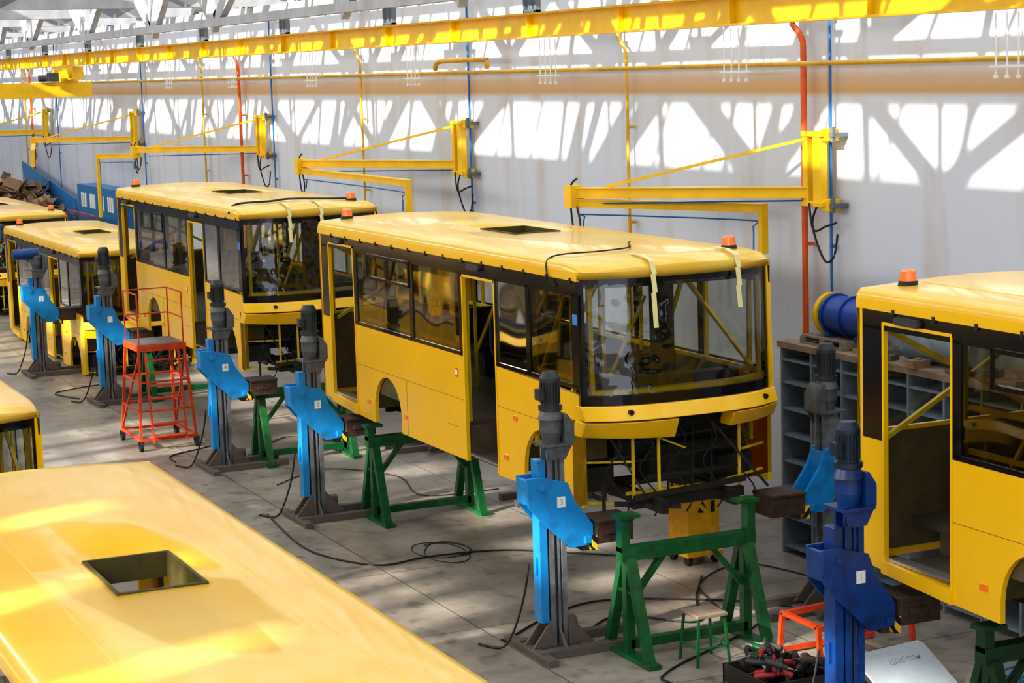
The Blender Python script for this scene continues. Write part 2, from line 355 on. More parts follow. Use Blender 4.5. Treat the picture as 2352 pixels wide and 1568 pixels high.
# ---------------------------------------------------------------- bus
def xf(y,b=.30): return 8.85+b*(1-abs((y-1.2)/1.2)**3.2)
def arc(cx,cz,r,n=14,rev=False):
    return [(cx-r*math.cos(math.pi*i/n),cz+r*math.sin(math.pi*i/n)) for i in range(n+1)]
HX0,HX1,HY0,HY1=4.07,5.15,.90,1.50
def build_bus(loc,label):
    B=thing('bus',loc,label,'bus','unfinished yellow buses')
    cs=[(0,2.62),(0,2.725),(.012,2.765),(.04,2.79),(.10,2.805),(.5,2.83),(HY0,2.845),(1.2,2.85)]
    cs=cs+[(2.4-y,z) for y,z in reversed(cs[:-1])]
    st=[]
    st.append([(0.0,y,2.62) for y,z in cs]); st.append([(0.0,y,min(z,2.74)) for y,z in cs]); st.append([(0.02,y,min(z,2.79)) for y,z in cs])
    st.append([(0.06,y,z-.01) for y,z in cs]); st.append([(.2,y,z) for y,z in cs]); 
    for x in (2.4,HX0,HX1,7.4): st.append([(x,y,z) for y,z in cs])
    st.append([(xf(y)-.40,y,z) for y,z in cs]); st.append([(xf(y)-.12,y,max(2.62,z-.03)) for y,z in cs]); st.append([(xf(y)-.0,y,max(2.62,z-.09) if z>2.62 else z) for y,z in cs]); st.append([(xf(y)+.01,y,min(z,2.70)) for y,z in cs]); st.append([(xf(y)-.03,y,2.62) for y,z in cs])
    n=len(cs); vs=[p for s in st for p in s]; fs=[]
    for a in range(len(st)-1):
        for i in range(n-1):
            if a==6 and i in (6,7): continue
            fs.append((a*n+i,a*n+i+1,(a+1)*n+i+1,(a+1)*n+i))
    ro=M().add(vs,fs).make('roof',YROOF,B,smooth=True)
    so=ro.modifiers.new('thickness','SOLIDIFY'); so.thickness=.02; so.offset=-1
    sr=M().box(.0,8.83,-.012,.02,2.60,2.70)
    x=.6
    while x<8.7: sr.box(x,x+.03,-.025,.0,2.57,2.63,1); x+=.62
    sr.make('roof_rail',[YEL,DRK],B)
    M().box(.25,8.3,.497,.503,2.82,2.833).box(.25,8.3,1.897,1.903,2.82,2.833).make('roof_seam',YROOF,B)
    hf=M()
    for a,b_,c,d in ((HX0-.02,HX0+.01,HY0-.02,HY1+.02),(HX1-.01,HX1+.02,HY0-.02,HY1+.02),(HX0,HX1,HY0-.02,HY0+.005),(HX0,HX1,HY1-.005,HY1+.02)): hf.box(a,b_,c,d,2.66,2.86)
    hf.make('roof_hatch',OLV,B)
    ax=.52
    rear=[(0,.12),(.42,.1),(.42,1.36),(0,1.36)]
    main=[(1.5,0.02)]+[(2.7-ax,0)]+arc(2.7,.2,ax)+[(2.7+ax,0),(5.5,0),(5.5,1.36),(1.5,1.36)]
    frt=[(6.53,-.02)]+[(7.82-ax-.03,0)]+arc(7.82,.2,ax+.03)+[(7.82+ax+.03,-.02),(8.7,-.02),(8.85,.04),(8.85,1.30),(6.53,1.36)]
    p=M(); p.plate(rear,0,.05); p.plate([(.42,.08),(1.5,.02),(1.5,.16),(.42,.2)],-.03,.10); p.plate(main,0,.05); p.plate(frt,0,.05)
    p.box(0,.1,0,.06,1.36,2.62); 
    p.box(1.5,5.5,-.002,0,.78,.784,1); p.box(3.45,3.455,-.002,0,0,.78,1); p.box(6.53,8.85,-.002,0,.86,.864,1); p.box(4.9,5.3,-.002,0,.4,.404,1)
    p.box(.42,.45,-.01,.04,.2,2.5); p.box(1.47,1.5,-.01,.04,.16,2.5); p.box(.42,1.5,-.01,.04,2.47,2.5)
    p.box(5.5,5.53,-.01,.04,0,2.42); p.box(6.50,6.53,-.01,.04,0,2.42); p.box(5.5,6.53,-.01,.04,2.39,2.42)
    p.make('side_panel',[YEL,DRK],B)
    far=[(0,.1),(2.7-ax,0)]+arc(2.7,.2,ax)+[(2.7+ax,0),(7.27,0)]+arc(7.82,.2,ax+.03)+[(8.37,0),(8.85,.15),(8.85,1.36),(0,1.36)]
    M().plate(far,2.35,2.4).box(0,.1,2.34,2.4,1.36,2.62).make('side_panel',YEL,B)
    M().box(.1,8.2,2.30,2.32,.5,1.34).box(.055,.07,.1,2.3,.2,1.36).box(1.6,5.4,.055,.07,.5,1.34).make('inner_lining',LIN,B)
    for cx,r_ in ((2.7,ax),(7.82,ax+.03)):
        for ya,yb in ((.05,.5),(1.9,2.35)):
            A=arc(cx,.2,r_+.02); l=M()
            vs=[(x,ya,z) for x,z in A]+[(x,yb,z) for x,z in A]; k=len(A)
            l.add(vs,[(i,i+1,i+1+k,i+k) for i in range(k-1)]); yi=yb if ya<1 else ya
            l.plate([(cx-r_-.02,0)]+A+[(cx+r_+.02,0)],yi-.01,yi+.01)
            l.make('wheel_arch',OLV,B)
    f=M(); f.box(.1,8.8,-.004,.03,2.42,2.62); f.box(.1,.42,-.004,.03,1.36,2.45)
    f.box(1.5,5.5,-.004,.03,1.36,1.41); f.box(6.53,8.82,-.004,.03,1.36,1.41)
    for a,b_ in ((1.5,1.62),(3.68,3.8),(5.38,5.5),(6.53,6.6),(7.43,7.53),(8.66,8.84)): f.box(a,b_,-.004,.03,1.38,2.45)
    f.make('window_frame',BLK,B)
    f=M()
    for a,b_,c,d in ((2.05,3.7,2.40,2.44),(2.05,3.7,2.08,2.12),(2.05,2.09,2.08,2.44),(2.85,2.89,2.08,2.44),(3.66,3.7,2.08,2.44)): f.box(a,b_,-.02,.0,c,d)
    f.make('vent_frame',BLK,B)
    f=M(); f.box(0,8.85,2.37,2.404,2.42,2.62); f.box(0,8.85,2.37,2.404,1.36,1.41)
    for xx in (.1,1.9,3.7,5.5,7.2,8.7): f.box(xx,xx+.12,2.37,2.404,1.36,2.45)
    f.make('window_frame',BLK,B)
    for a,b_ in ((1.6,3.7),(3.8,5.4),(6.58,7.45),(7.52,8.68)):
        M().add([(a,.008,1.40),(b_,.008,1.40),(b_,.008,2.43),(a,.008,2.43)],[(0,1,2,3)]).make('window',GT,B)
    for a,b_ in ((.2,1.92),(2.0,3.72),(3.8,5.52),(5.6,7.22),(7.3,8.72)):
        M().add([(a,2.388,1.40),(b_,2.388,1.40),(b_,2.388,2.43),(a,2.388,2.43)],[(0,1,2,3)]).make('window',GC,B)
    rp=M(); rp.box(0,.05,0,2.4,.12,1.4); rp.box(0,.05,0,.2,1.4,2.62); rp.box(0,.05,2.2,2.4,1.4,2.62); rp.make('rear_panel',YEL,B)
    M().add([(.02,.2,1.4),(.02,2.2,1.4),(.02,2.2,2.62),(.02,.2,2.62)],[(0,1,2,3)]).make('rear_window',GC,B)
    M().box(.05,8.4,.55,2.3,.42,.5).box(1.6,5.4,.06,.56,.42,.5).box(.5,1.45,.08,.6,.15,.2).box(5.55,6.48,.08,.6,.03,.08).box(1.48,1.56,.06,.6,.1,.45).box(5.42,5.5,.06,.6,.0,.45).box(6.52,6.56,.06,.6,.0,.45).box(5.5,6.5,.56,.6,.05,.45).box(.5,1.5,.58,.62,.15,.45).make('floor_plate',GRYF,B)
    M().box(.45,1.45,.02,.07,.2,.23).make('step_trim',SIL,B); M().box(.45,1.45,.1,.15,.2,.225).make('step_trim',SIL,B); M().box(5.55,6.5,.02,.07,.08,.1).make('step_trim',SIL,B)
    fr=M(); s=.045
    for xx in (.6,1.55,2.6,3.74,4.6,5.45,6.6,7.48,8.5):
        fr.beam((xx,2.33,.5),(xx,2.33,2.62),s); 
        if not(.5<xx<1.5 or 5.5<xx<6.5): fr.beam((xx,.08,.5),(xx,.08,2.5),s)
        fr.beam((xx,.08,2.64),(xx,2.33,2.64),s)
    for z in (.9,1.38,2.46): fr.beam((.1,2.28,z),(8.7,2.28,z),s)
    for xx in (.6,2.6,4.6,6.6): fr.beam((xx,2.28,.5),(xx+.95,2.28,1.38),s); 
    fr.beam((1.62,.09,1.45),(5.4,.09,1.45),s); fr.beam((6.6,.09,1.45),(8.7,.09,1.45),s); fr.beam((1.62,.09,1.85),(5.4,.09,1.85),s)
    for xx in (1.7,3.9): fr.beam((xx,2.3,1.4),(xx+1.1,2.3,2.45),s)
    for xx in (2.2,4.0,6.7,7.6): fr.beam((xx,.1,1.4),(xx+.7,.1,2.4),s*.8)
    for xx in (3.0,4.4,7.0): fr.beam((xx,1.2,1.0),(xx+.5,1.5,2.2),s*.8); fr.beam((xx,1.2,.5),(xx,1.2,2.6),s*.8)
    fr.beam((6.9,2.3,2.4),(8.6,2.3,1.4),s); fr.beam((7.2,1.6,.5),(7.2,1.6,2.6),s*.8); fr.beam((6.4,2.3,1.4),(7.0,2.3,2.4),s)
    fr.beam((.12,.2,1.3),(.12,2.2,2.4),s); fr.beam((.12,.2,2.4),(.12,2.2,1.3),s)
    fr.make('inner_frame',YIN,B)
    M().box(7.9,7.94,1.35,1.65,.5,2.5).box(8.2,8.4,.3,1.1,.5,1.38).box(8.2,8.4,1.3,2.1,.5,1.36).box(7.0,7.5,1.4,1.9,.5,1.5).make('cab_panel',DRK,B)
    for xx in (1.8,2.7,3.6,4.5):
        M().box(xx,xx+.4,1.55,2.2,.9,.98).box(xx-.05,xx+.03,1.55,2.2,.95,1.5).box(xx+.1,xx+.3,1.7,2.0,.5,.92).make('seat',DRK,B)
    def ring(y0,y1,z0,z1,off0,off1,th,k=12):
        q=M(); vs=[];
        for z,o in ((z0,off0),(z1,off1)):
            for t in (0,th):
                for i in range(k+1):
                    y=y0+(y1-y0)*i/k; vs.append((xf(min(max(y,0),2.4))+o-t,y,z))
        K=k+1; fs=[]
        for i in range(k):
            fs+=[(i,i+1,2*K+i+1,2*K+i),(K+i+1,K+i,3*K+i,3*K+i+1),(i+1,i,K+i,K+i+1),(2*K+i,2*K+i+1,3*K+i+1,3*K+i)]
        fs+=[(0,2*K,3*K,K),(k,K+k,3*K+k,2*K+k)]
        return q.add(vs,fs)
    vs=[]
    for z,o in ((1.29,0),(2.56,-.05)):
        for i in range(21):
            y=.06+2.28*i/20; vs.append((xf(y)+o,y,z))
    M().add(vs,[(i,i+1,22+i,21+i) for i in range(20)]).make('windshield',GW,B,smooth=True)
    fm=ring(0,2.4,1.18,1.30,.0,.0,.05,24); t=ring(0,2.4,2.52,2.64,-.05,-.05,.05,24); fm.add(t.v,t.f)
    t=ring(0,.06,1.28,2.56,.0,-.05,.06,3); fm.add(t.v,t.f); t=ring(2.31,2.34,1.28,2.56,.0,-.05,.06,3); fm.add(t.v,t.f)
    fm.make('windshield_frame',BLK,B)
    ring(2.34,2.42,1.10,2.62,.03,-.02,.10,3).make('corner_pillar',YEL,B,smooth=True)
    fm=ring(.12,2.28,1.30,1.35,-.05,-.06,.12,20); 
    for yy in (.14,2.24): fm.beam((xf(yy)-.1,yy,1.3),(xf(yy)-.14,yy,2.6),.05)
    t=ring(.12,2.28,2.55,2.60,-.08,-.08,.08); fm.add(t.v,t.f)
    fm.make('inner_surround',YIN,B)
    bp=ring(-.01,2.43,1.02,1.18,.12,.04,.18,24); 
    bp.make('bumper_panel',YEL,B,smooth=True,bevel=.01)
    for a_,b_,dr in ((-.01,1.0,.05),(1.7,2.43,-.03)):
        q=ring(a_,b_,.82,1.0,.0,.11,.26,8)
        q.v=[(vx_,vy_,vz_-(dr*(vy_-a_) if vz_<.9 else 0)) for vx_,vy_,vz_ in q.v]
        q.make('bumper_corner',YEL,B,smooth=True,bevel=.01)
    for yy in (.45,2.2): M().cyl((xf(yy)+.02,yy,1.11),(xf(yy)+.105,yy,1.11),.03).make('fog_lamp_socket',RUB,B,smooth=True)
    fy=M(); fy.box(8.6,8.85,.0,.05,.0,1.0); fy.box(8.4,8.85,2.35,2.4,.05,1.0); fy.plate([(8.4,.5),(8.7,.52),(8.7,.78),(8.4,.78)],.06,.38,'y',1)
    for yy in (.55,.85,1.9): fy.beam((xf(yy)-.12,yy,.05),(xf(yy)-.12,yy,1.05),.03,.025)
    fy.beam((8.7,.06,.5),(8.95,.55,.5),.025); fy.beam((8.95,1.95,.5),(8.75,2.35,.5),.025); fy.beam((8.9,.5,.12),(8.9,2.0,.12),.035); fy.beam((8.8,.06,.05),(8.95,.6,.0),.03)
    fy.beam((8.95,.55,.9),(9.0,1.2,.6),.02); fy.beam((8.8,2.3,.2),(8.95,1.5,.12),.025); fy.beam((8.6,.1,1.0),(8.6,2.3,1.0),.05)
    fy.make('front_frame',[YIN,OLV],B)
    eb=M(); eb.box(8.1,8.14,.05,2.35,.3,1.1); eb.box(8.3,8.7,.9,1.5,.2,.6); eb.box(8.25,8.6,.1,.5,.12,.40); eb.box(8.3,8.75,1.75,2.2,.1,.4)
    for yy in (.75,1.65): eb.box(.6,9.35,yy-.04,yy+.04,-.06,.10)
    for xx in (1.2,2.7,4.5,6.0,7.8,9.0): eb.box(xx,xx+.08,.5,1.9,-.03,.08)
    eb.beam((9.1,.5,.1),(9.1,1.9,.18),.06); eb.beam((8.95,.2,.3),(8.95,.2,-.1),.03); eb.beam((8.9,.35,.02),(9.25,1.0,-.02),.05)
    for z in (.25,.5,.72): eb.beam((8.95,.6,z),(8.9,1.9,z+.05),.02)
    for yy in (1.0,1.3,1.55): eb.beam((8.95,yy,.05),(8.8,yy+.1,.85),.02)
    eb.beam((8.9,1.6,.85),(9.1,2.2,.05),.03); eb.beam((9.05,.7,.05),(8.85,.3,.85),.02)
    eb.cyl((8.5,.5,.6),(8.5,1.0,.6),.13); eb.cyl((8.6,1.5,.5),(8.6,2.0,.5),.1); eb.cyl((8.8,.8,.25),(8.8,1.9,.25),.05)
    eb.make('chassis_frame',DRK,B)
    for k in range(5):
        y0=.3+.4*k; M().tube(smoothpath([(8.8,y0,1.0),(9.0,y0+.1,.7),(8.95,y0-.05,.4),(9.05,y0+.15,.05),(9.0,y0+.1,-.15)]),.01,5).make('wiring',RUB,B)
    for tg,bx,by in (('rear_b',.35,.33),('front_b',8.55,2.05)):
        zb=2.80
        bo=M().cyl((bx,by,zb),(bx,by,zb+.06),.10,.085,20); bo=bo.make('beacon',RUB,B,smooth=True,label='orange warning beacon on a black base'); bo['tag']=tg
        M().cyl((bx,by,zb+.06),(bx,by,zb+.15),.08,.07,20).cyl((bx,by,zb+.15),(bx,by,zb+.17),.07,.045,20).make('beacon_lens',ORB,bo,smooth=True)
    for xx in (.85,5.95,):
        M().plate([(xx-.16,2.50),(xx+.16,2.50),(xx+.2,2.53),(xx+.16,2.575),(xx-.16,2.575),(xx-.2,2.53)],-.05,0).make('door_lamp',MOT,B)
    rf=[(1.95,.28),(3.4,.26),(6.75,.25),(7.05,.78)]
    for xx,zz in rf: M().box(xx-.055,xx+.055,-.012,0,zz-.03,zz+.03).make('reflector',ORB,B)
    M().cyl((5.25,-.006,1.12),(5.25,0,1.12),.06,n=20).make('round_sticker',RDP,B)
    M().cyl((5.25,-.009,1.12),(5.25,-.005,1.12),.042,n=20).make('sticker_face',PAP,B)
    M().plate([(8.70,2.1),(8.82,2.1),(8.82,2.22),(8.70,2.22)],-.01,-.004,'y').make('paper_label',LBL,B)
    return B
A=build_bus((-28.9,9.93,1.5),'yellow unfinished bus raised on blue lifts, windshield taped')
A.scale=(1,1.045,1)
def busdup(loc,label,skip=()): return dup(A,loc,label,skip=skip)
B2=busdup((-41.9,9.95,1.45),'yellow unfinished bus raised on lifts behind another bus')
E=busdup((-16.0,10.9,1.53),'yellow unfinished bus with open rear doorway raised on dark blue lift')
C=busdup((-52.8,9.55,.03),'yellow unfinished bus standing low on the shop floor')
D=busdup((-66.2,9.65,.03),'yellow unfinished bus standing low near cardboard waste')
F=busdup((-18.95,2.2,.03),'yellow unfinished bus with large dusty roof and open hatch',('rear_b','front_b'))
G=busdup((-32.0,2.05,.03),'yellow unfinished bus showing its front windshield frame',('rear_b','front_b'))
G.scale=(1,1.0,1); 
H=busdup((-45.5,2.05,.03),'yellow unfinished bus in the next bay, mirrored in the windows',('rear_b','front_b'))
def tapes(B,ys):
    for yy,zl in ys:
        x=xf(yy); t=M()
        path=[(x-.5,2.86),(x-.2,2.855),(x+.0,2.80),(x+.03,2.66),(x+.04,2.45),(x+.05,zl)]
        for (a,za),(b,zb) in zip(path[:-1],path[1:]):
            t.add([(a,yy-.03,za),(a,yy+.03,za),(b,yy+.03+.02,zb),(b,yy-.03+.02,zb)],[(0,1,2,3)])
        t.make('tape_strip',TAP,B)
tapes(A,((.75,2.05),(1.82,2.2))); tapes(B2,((.75,2.2),(1.3,2.45)))
M().tube(smoothpath([(8.3,-.02,2.5),(8.1,-.03,2.66),(8.0,.1,2.82),(8.2,.6,2.86),(8.1,1.0,2.87),(7.6,1.25,2.87),(7.45,1.35,2.87)]),.01,6).make('roof_cable',RUB,A)
M().tube(smoothpath([(8.3,-.02,2.7),(8.0,.2,2.83),(8.3,.7,2.87),(8.1,1.1,2.88),(8.5,1.7,2.87),(8.3,2.2,2.84)]),.02,6).make('roof_cable',RUB,B2)

# ---------------------------------------------------------------- lift columns
def build_lift(loc,blue,num,label,rz=0,horiz=False):
    J=thing('lift_column',loc,label,'vehicle lift','mobile column lifts',rz)
    b=M(); b.box(-.3,.3,-.25,.25,.03,.07); b.box(-.34,-.22,-.35,1.0,0,.10); b.box(.22,.34,-.35,1.0,0,.10); b.box(-.6,.6,-.38,-.26,0,.08)
    b.plate([(.1,.07),(.42,.07),(.1,.42)],-.12,-.09,'x'); b.plate([(.1,.07),(.42,.07),(.1,.42)],.09,.12,'x')
    b.plate([(-.1,.07),(-.36,.07),(-.1,.4)],-.12,-.09,'x'); b.plate([(-.1,.07),(-.36,.07),(-.1,.4)],.09,.12,'x')
    b.plate([(.1,.07),(.3,.07),(.1,.3)],-.02,.01,'y'); b.plate([(-.1,.07),(-.3,.07),(-.1,.3)],-.02,.01,'y')
    b.cyl((-.55,.1,.12),(-.55,.5,.12),.09)
    b.make('base',DST,J,bevel=.006)
    c=M(); c.box(-.09,-.06,-.1,.11,.05,2.35); c.box(.06,.09,-.1,-.04,.05,2.35); c.box(.06,.09,.05,.11,.05,2.35); c.box(-.08,.08,.0,.03,.05,2.35)
    c.make('column',STL if blue is BLU else blue,J)
    M().box(-.09,.09,-.22,-.12,.35,2.2).box(-.03,.03,-.25,-.22,.9,1.1,0).make('guard',blue,J,bevel=.006)
    M().cyl((0.05,-.02,.1),(0.05,-.02,2.35),.025,n=8).make('lead_screw',MOT,J)
    k=M(); pts=[(-.38,2.02),(-.2,2.02),(.12,1.93),(.2,1.72),(.42,1.42),(.42,1.2),(.14,1.18),(-.2,1.5),(-.37,1.7)]
    k.plate(pts,-.15,-.115,'x'); k.plate(pts,.115,.15,'x')
    k.beam((0,.14,1.2),(0,.42,1.2),.24,.04); k.box(-.12,.12,.12,.15,1.2,1.9); k.box(-.12,.12,-.38,-.34,1.72,2.0); k.box(-.19,-.15,.3,.4,1.22,1.3); k.box(.15,.19,.3,.4,1.22,1.3)
    k.cyl((-.17,-.2,1.9),(.17,-.2,1.9),.04)
    k.make('carriage',blue,J,bevel=.005)
    s=M(); s.box(-.2,.2,.44,.9,1.2,1.44); s.box(-.22,.22,.43,.91,1.43,1.47); s.box(-.1,.1,.3,.5,1.12,1.2); s.box(.2,.22,.55,.75,1.3,1.36)
    s.make('support_block',BRN,J,bevel=.008)
    M().box(-.205,.205,.38,.44,1.14,1.3).make('warning_stripe',HZ,J)
    g=M(); g.box(-.17,.17,-.17,.19,2.35,2.38); g.cyl((0,0,2.38),(0,0,2.5),.10,.125); g.cyl((0,0,2.5),(0,0,2.64),.13); g.cyl((0,0,2.64),(0,0,2.74),.145,.11)
    g.plate([(.1,2.38),(.22,2.38),(.22,2.58),(.14,2.70),(.1,2.70)],-.14,.14,'x'); g.plate([(-.14,2.38),(.2,2.38),(.1,2.2),(-.1,2.2)],.13,.15,'x')
    g.make('gearbox',GBX if blue is BLU else blue,J,smooth=True)
    mo=M()
    if horiz:
        mo.cyl((0,.05,2.72),(0,-.15,2.72),.13); mo.cyl((0,-.15,2.72),(0,-.52,2.72),.12,n=20)
    else:
        mo.cyl((0,0,2.74),(0,0,2.79),.135,n=20); mo.cyl((0,0,2.79),(0,0,3.06),.10,n=20); mo.cyl((0,0,3.06),(0,0,3.10),.115,n=20); mo.cyl((0,0,3.10),(0,0,3.17),.115,.08,20)
        for i in range(16):
            a=2*math.pi*i/16; mo.beam((.105*math.cos(a),.105*math.sin(a),2.82),(.105*math.cos(a),.105*math.sin(a),3.05),.012,.02)
        mo.box(-.06,.06,-.16,-.1,2.86,2.98)
    mo.make('motor',DBL if horiz else (MOT if blue is BLU else MOB),J,smooth=True)
    lab=M().box(.151,.154,-.02,.08,1.66,1.78).make('paper_label',PAP,J)
    if num: text(num,.10,RUB,lab,(.157,.03,1.72),(math.pi/2,0,math.pi/2),off=-.003)
    cb=M(); cb.tube(smoothpath([(-.12,-.26,1.0),(-.16,-.32,.6),(-.2,-.45,.2),(-.3,-.55,.03),(-.6,-.7,.02)]),.014,6); cb.make('control_cable',RUB,J)
    return J
lb='blue mobile column lift with dark motor on top'
build_lift((-19.75,9.4,0),BLU,'3',lb+' beside raised bus')
build_lift((-27.6,9.28,0),BLU,'2',lb+' beside raised bus')
build_lift((-32.06,9.21,0),BLU,'4',lb+' near red ladder')
build_lift((-40.0,9.17,0),BLU,'',lb+' beside raised bus')
build_lift((-44.86,8.78,0),BLU,'2','blue mobile column lift with sideways blue motor',horiz=True)
build_lift((-19.8,13.05,0),BLU,'4','blue mobile column lift marked 4 at far side of bus',rz=math.pi)
build_lift((-27.0,13.1,0),BLU,'',lb+' at far side of bus',rz=math.pi)
build_lift((-31.9,13.1,0),BLU,'',lb+' at far side of bus',rz=math.pi)
build_lift((-15.35,10.35,0),DBL,'1','dark blue mobile column lift with slate motor')

# ---------------------------------------------------------------- green trestles
def build_stand(loc,label,h=1.45,g=None):
    g=g or GRN
    S=thing('trestle',loc,label,'support stand','green bus trestles')
    for y in (0,1.5):
        l=M(); l.beam((-.48,y,0),(-.07,y,1.12),.11,.09); l.beam((.48,y,0),(.07,y,1.12),.11,.09); l.beam((0,y,.05),(0,y,1.2),.1,.1)
        l.box(-.6,.6,y-.08,y+.08,0,.05); l.beam((-.2,y,.75),(.2,y,.75),.08,.03)
        l.make('leg_frame',g,S)
    b=M(); b.box(-.08,.08,-.1,1.6,1.1,1.25); b.box(-.1,.1,-.14,.12,h-.04,h); b.box(-.1,.1,1.38,1.64,h-.04,h); b.box(-.07,.07,-.1,.0,1.2,h-.04); b.box(-.07,.07,1.5,1.6,1.2,h-.04)
    b.make('top_beam',g,S)
    c=M(); c.box(-.05,.05,0,1.5,.1,.2); c.make('cross_bar',g,S)
    M().beam((0,.05,.65),(0,.45,1.12),.07,.06).make('brace',g,S)
    M().beam((0,1.45,.65),(0,1.05,1.12),.07,.06).make('brace',g,S)
    return S
build_stand((-19.1,9.98,0),'green steel trestle under the raised bus front',1.62)
build_stand((-27.0,9.98,0),'green steel trestle under the raised bus rear',1.43)
build_stand((-32.2,9.9,0),'green steel trestle in front of raised bus',1.45)
build_stand((-40.1,9.98,0),'green steel trestle under the raised bus rear',1.38)
build_stand((-14.1,11.0,0),'dark green steel trestle under the raised bus',1.45,DGR)

# ---------------------------------------------------------------- red mobile ladder platform
P=thing('ladder_platform',(-35.0,8.85,0),'red-orange rolling ladder platform with guard rails','ladder')
f=M(); s=.045
LX=.68
for x in (-LX,LX):
    for y in (-.5,.5): f.beam((x,y,.14),(x*.72,y*.82,1.75),s)
for x in (-LX,LX): f.beam((x,-.5,.2),(x,.5,.2),s)
for y in (-.5,.5):
    f.beam((-LX,y,.2),(LX,y,.2),s); f.beam((-LX,y,.22),(.5,y*.82,1.7),s*.7)
    for z,k in ((.7,.91),(1.2,.82)): f.beam((-LX*k,y*(k+.06),z),(LX*k,y*(k+.06),z),s*.7)
for z,k in ((.7,.91),(1.2,.82)):
    for x in (-LX*k,LX*k): f.beam((x,-.5*(k+.06),z),(x,.5*(k+.06),z),s*.7)
f.make('frame',RED,P)
M().box(-.52,.52,-.44,.44,1.74,1.85).make('platform',RED,P)
M().box(-.49,.49,-.41,.41,1.85,1.86).make('deck',DST,P)
f=M()
for i in range(7):
    z=.25+.22*i; x=.76-.045*i; f.box(x-.06,x+.06,-.28,.28,z,z+.02)
f.beam((.8,-.3,.15),(.48,-.3,1.75),.035); f.beam((.8,.3,.15),(.48,.3,1.75),.035)
f.make('steps',RED,P)
f=M()
for x in (-.48,.48):
    for y in (-.4,.4): f.beam((x,y,1.8),(x,y,2.75),.022)
for z in (2.3,2.75):
    f.beam((-.48,-.4,z),(-.48,.4,z),.022); f.beam((-.48,-.4,z),(.48,-.4,z),.022); f.beam((-.48,.4,z),(.48,.4,z),.022)
f.make('guard_rail',RED,P)
for x in (-LX,LX):
    for y in (-.5,.5): M().cyl((x,y-.03,.08),(x,y+.03,.08),.08).box(x-.02,x+.02,y-.05,y+.05,.1,.18).make('caster',RUB,P)

# ---------------------------------------------------------------- yellow cabinet
K=thing('welding_cabinet',(-22.5,12.75,0),'amber yellow electrical cabinet on small wheels','electrical cabinet')
M().box(-.26,.26,-.24,.24,.16,1.35).box(-.3,.3,-.28,.28,1.33,1.38).box(-.3,.3,-.27,.27,.12,.18).make('body',CAB,K,bevel=.01)
M().box(.262,.275,-.2,.2,.25,1.22).make('door',CAB,K,bevel=.004)
M().box(.26,.3,.1,.15,.7,.85).make('handle',RUB,K)
M().plate([(-.1,.7),(.06,.7),(-.02,.86)],.276,.279,'x').make('warning_triangle',HZ,K)
f=M(); f.tube(smoothpath([(.1,-.25,1.0),(.1,-.36,1.05),(.1,-.36,1.2),(.1,-.25,1.25)]),.015,6); f.make('handle',RUB,K)
for x in (-.2,.2):
    for y in (-.2,.2): M().cyl((x,y-.03,.07),(x,y+.03,.07),.07).make('wheel',RUB,K)

# ---------------------------------------------------------------- stool
S=thing('stool',(-18.55,10.62,0),'small square stool with speckled seat and green legs','stool')
M().box(-.19,.19,-.19,.19,.53,.57).make('seat',SHT,S,bevel=.008)
for x in (-1,1):
    for y in (-1,1): M().beam((x*.2,y*.2,0),(x*.16,y*.16,.54),.025).make('leg',GRN,S)
M().beam((-.19,-.19,.2),(.19,-.19,.2),.02).beam((-.19,.19,.2),(.19,.19,.2),.02).beam((-.19,-.19,.2),(-.19,.19,.2),.02).beam((.19,-.19,.2),(.19,.19,.2),.02).make('stretcher',GRN,S)

# ---------------------------------------------------------------- tool crate and tools
CX,CY=-17.2,10.72
Kt=thing('tool_crate',(CX,CY,0),'open dark crate filled with tools and parts','crate')
f=M(); f.box(-.45,.45,-.4,.4,0,.03); f.box(-.45,-.42,-.4,.4,0,.26); f.box(.42,.45,-.4,.4,0,.26); f.box(-.45,.45,-.4,-.37,0,.26); f.box(-.45,.45,.37,.4,0,.26); f.box(-.01,.01,-.38,.38,0,.24)
f.make('crate_body',DRK,Kt)
M().box(.451,.455,-.36,-.1,.05,.2).make('paper_label',PAP,Kt)
def drill(loc,rz,m,tilt=0):
    T=thing('power_drill',loc,'cordless power drill lying in the crate','power tool','power drills',rz)
    T.rotation_euler=(tilt,random.uniform(-.3,.3),rz)
    M().cyl((-.1,0,.05),(.1,0,.05),.035).cyl((.1,0,.05),(.15,0,.05),.028,.015).make('drill_body',m,T,smooth=True)
    M().plate([(-.08,.04),(-.03,.04),(-.06,-.1),(-.11,-.1)],-.02,.02).box(-.13,-.02,-.035,.035,-.14,-.09).make('grip',RUB,T)
    M().cyl((.15,0,.05),(.22,0,.05),.005,n=6).make('bit',SIL,T)
for i in range(22):
    drill((CX+random.uniform(-.34,.34),CY+random.uniform(-.3,.3),.26+random.uniform(-.04,.16)),random.uniform(0,6.28),random.choice([TOOL,MOT,GRN,STL,MOT,DST]),random.uniform(-1.4,1.4))
for i,(dx,dy) in enumerate(((.6,-.1),(.65,.15),(.55,.5),(-.6,.45),(-.65,.2))):
    c=M().cyl((0,0,0),(0,0,.2),.04).cyl((0,0,.2),(0,0,.24),.03,.015).make('spray_can',[PAP,TOOL,SIL,MOT,MOT][i],loc=(CX+dx,CY+dy,0),smooth=True)
    meta(c,'small spray can standing beside the crate','can','spray cans')
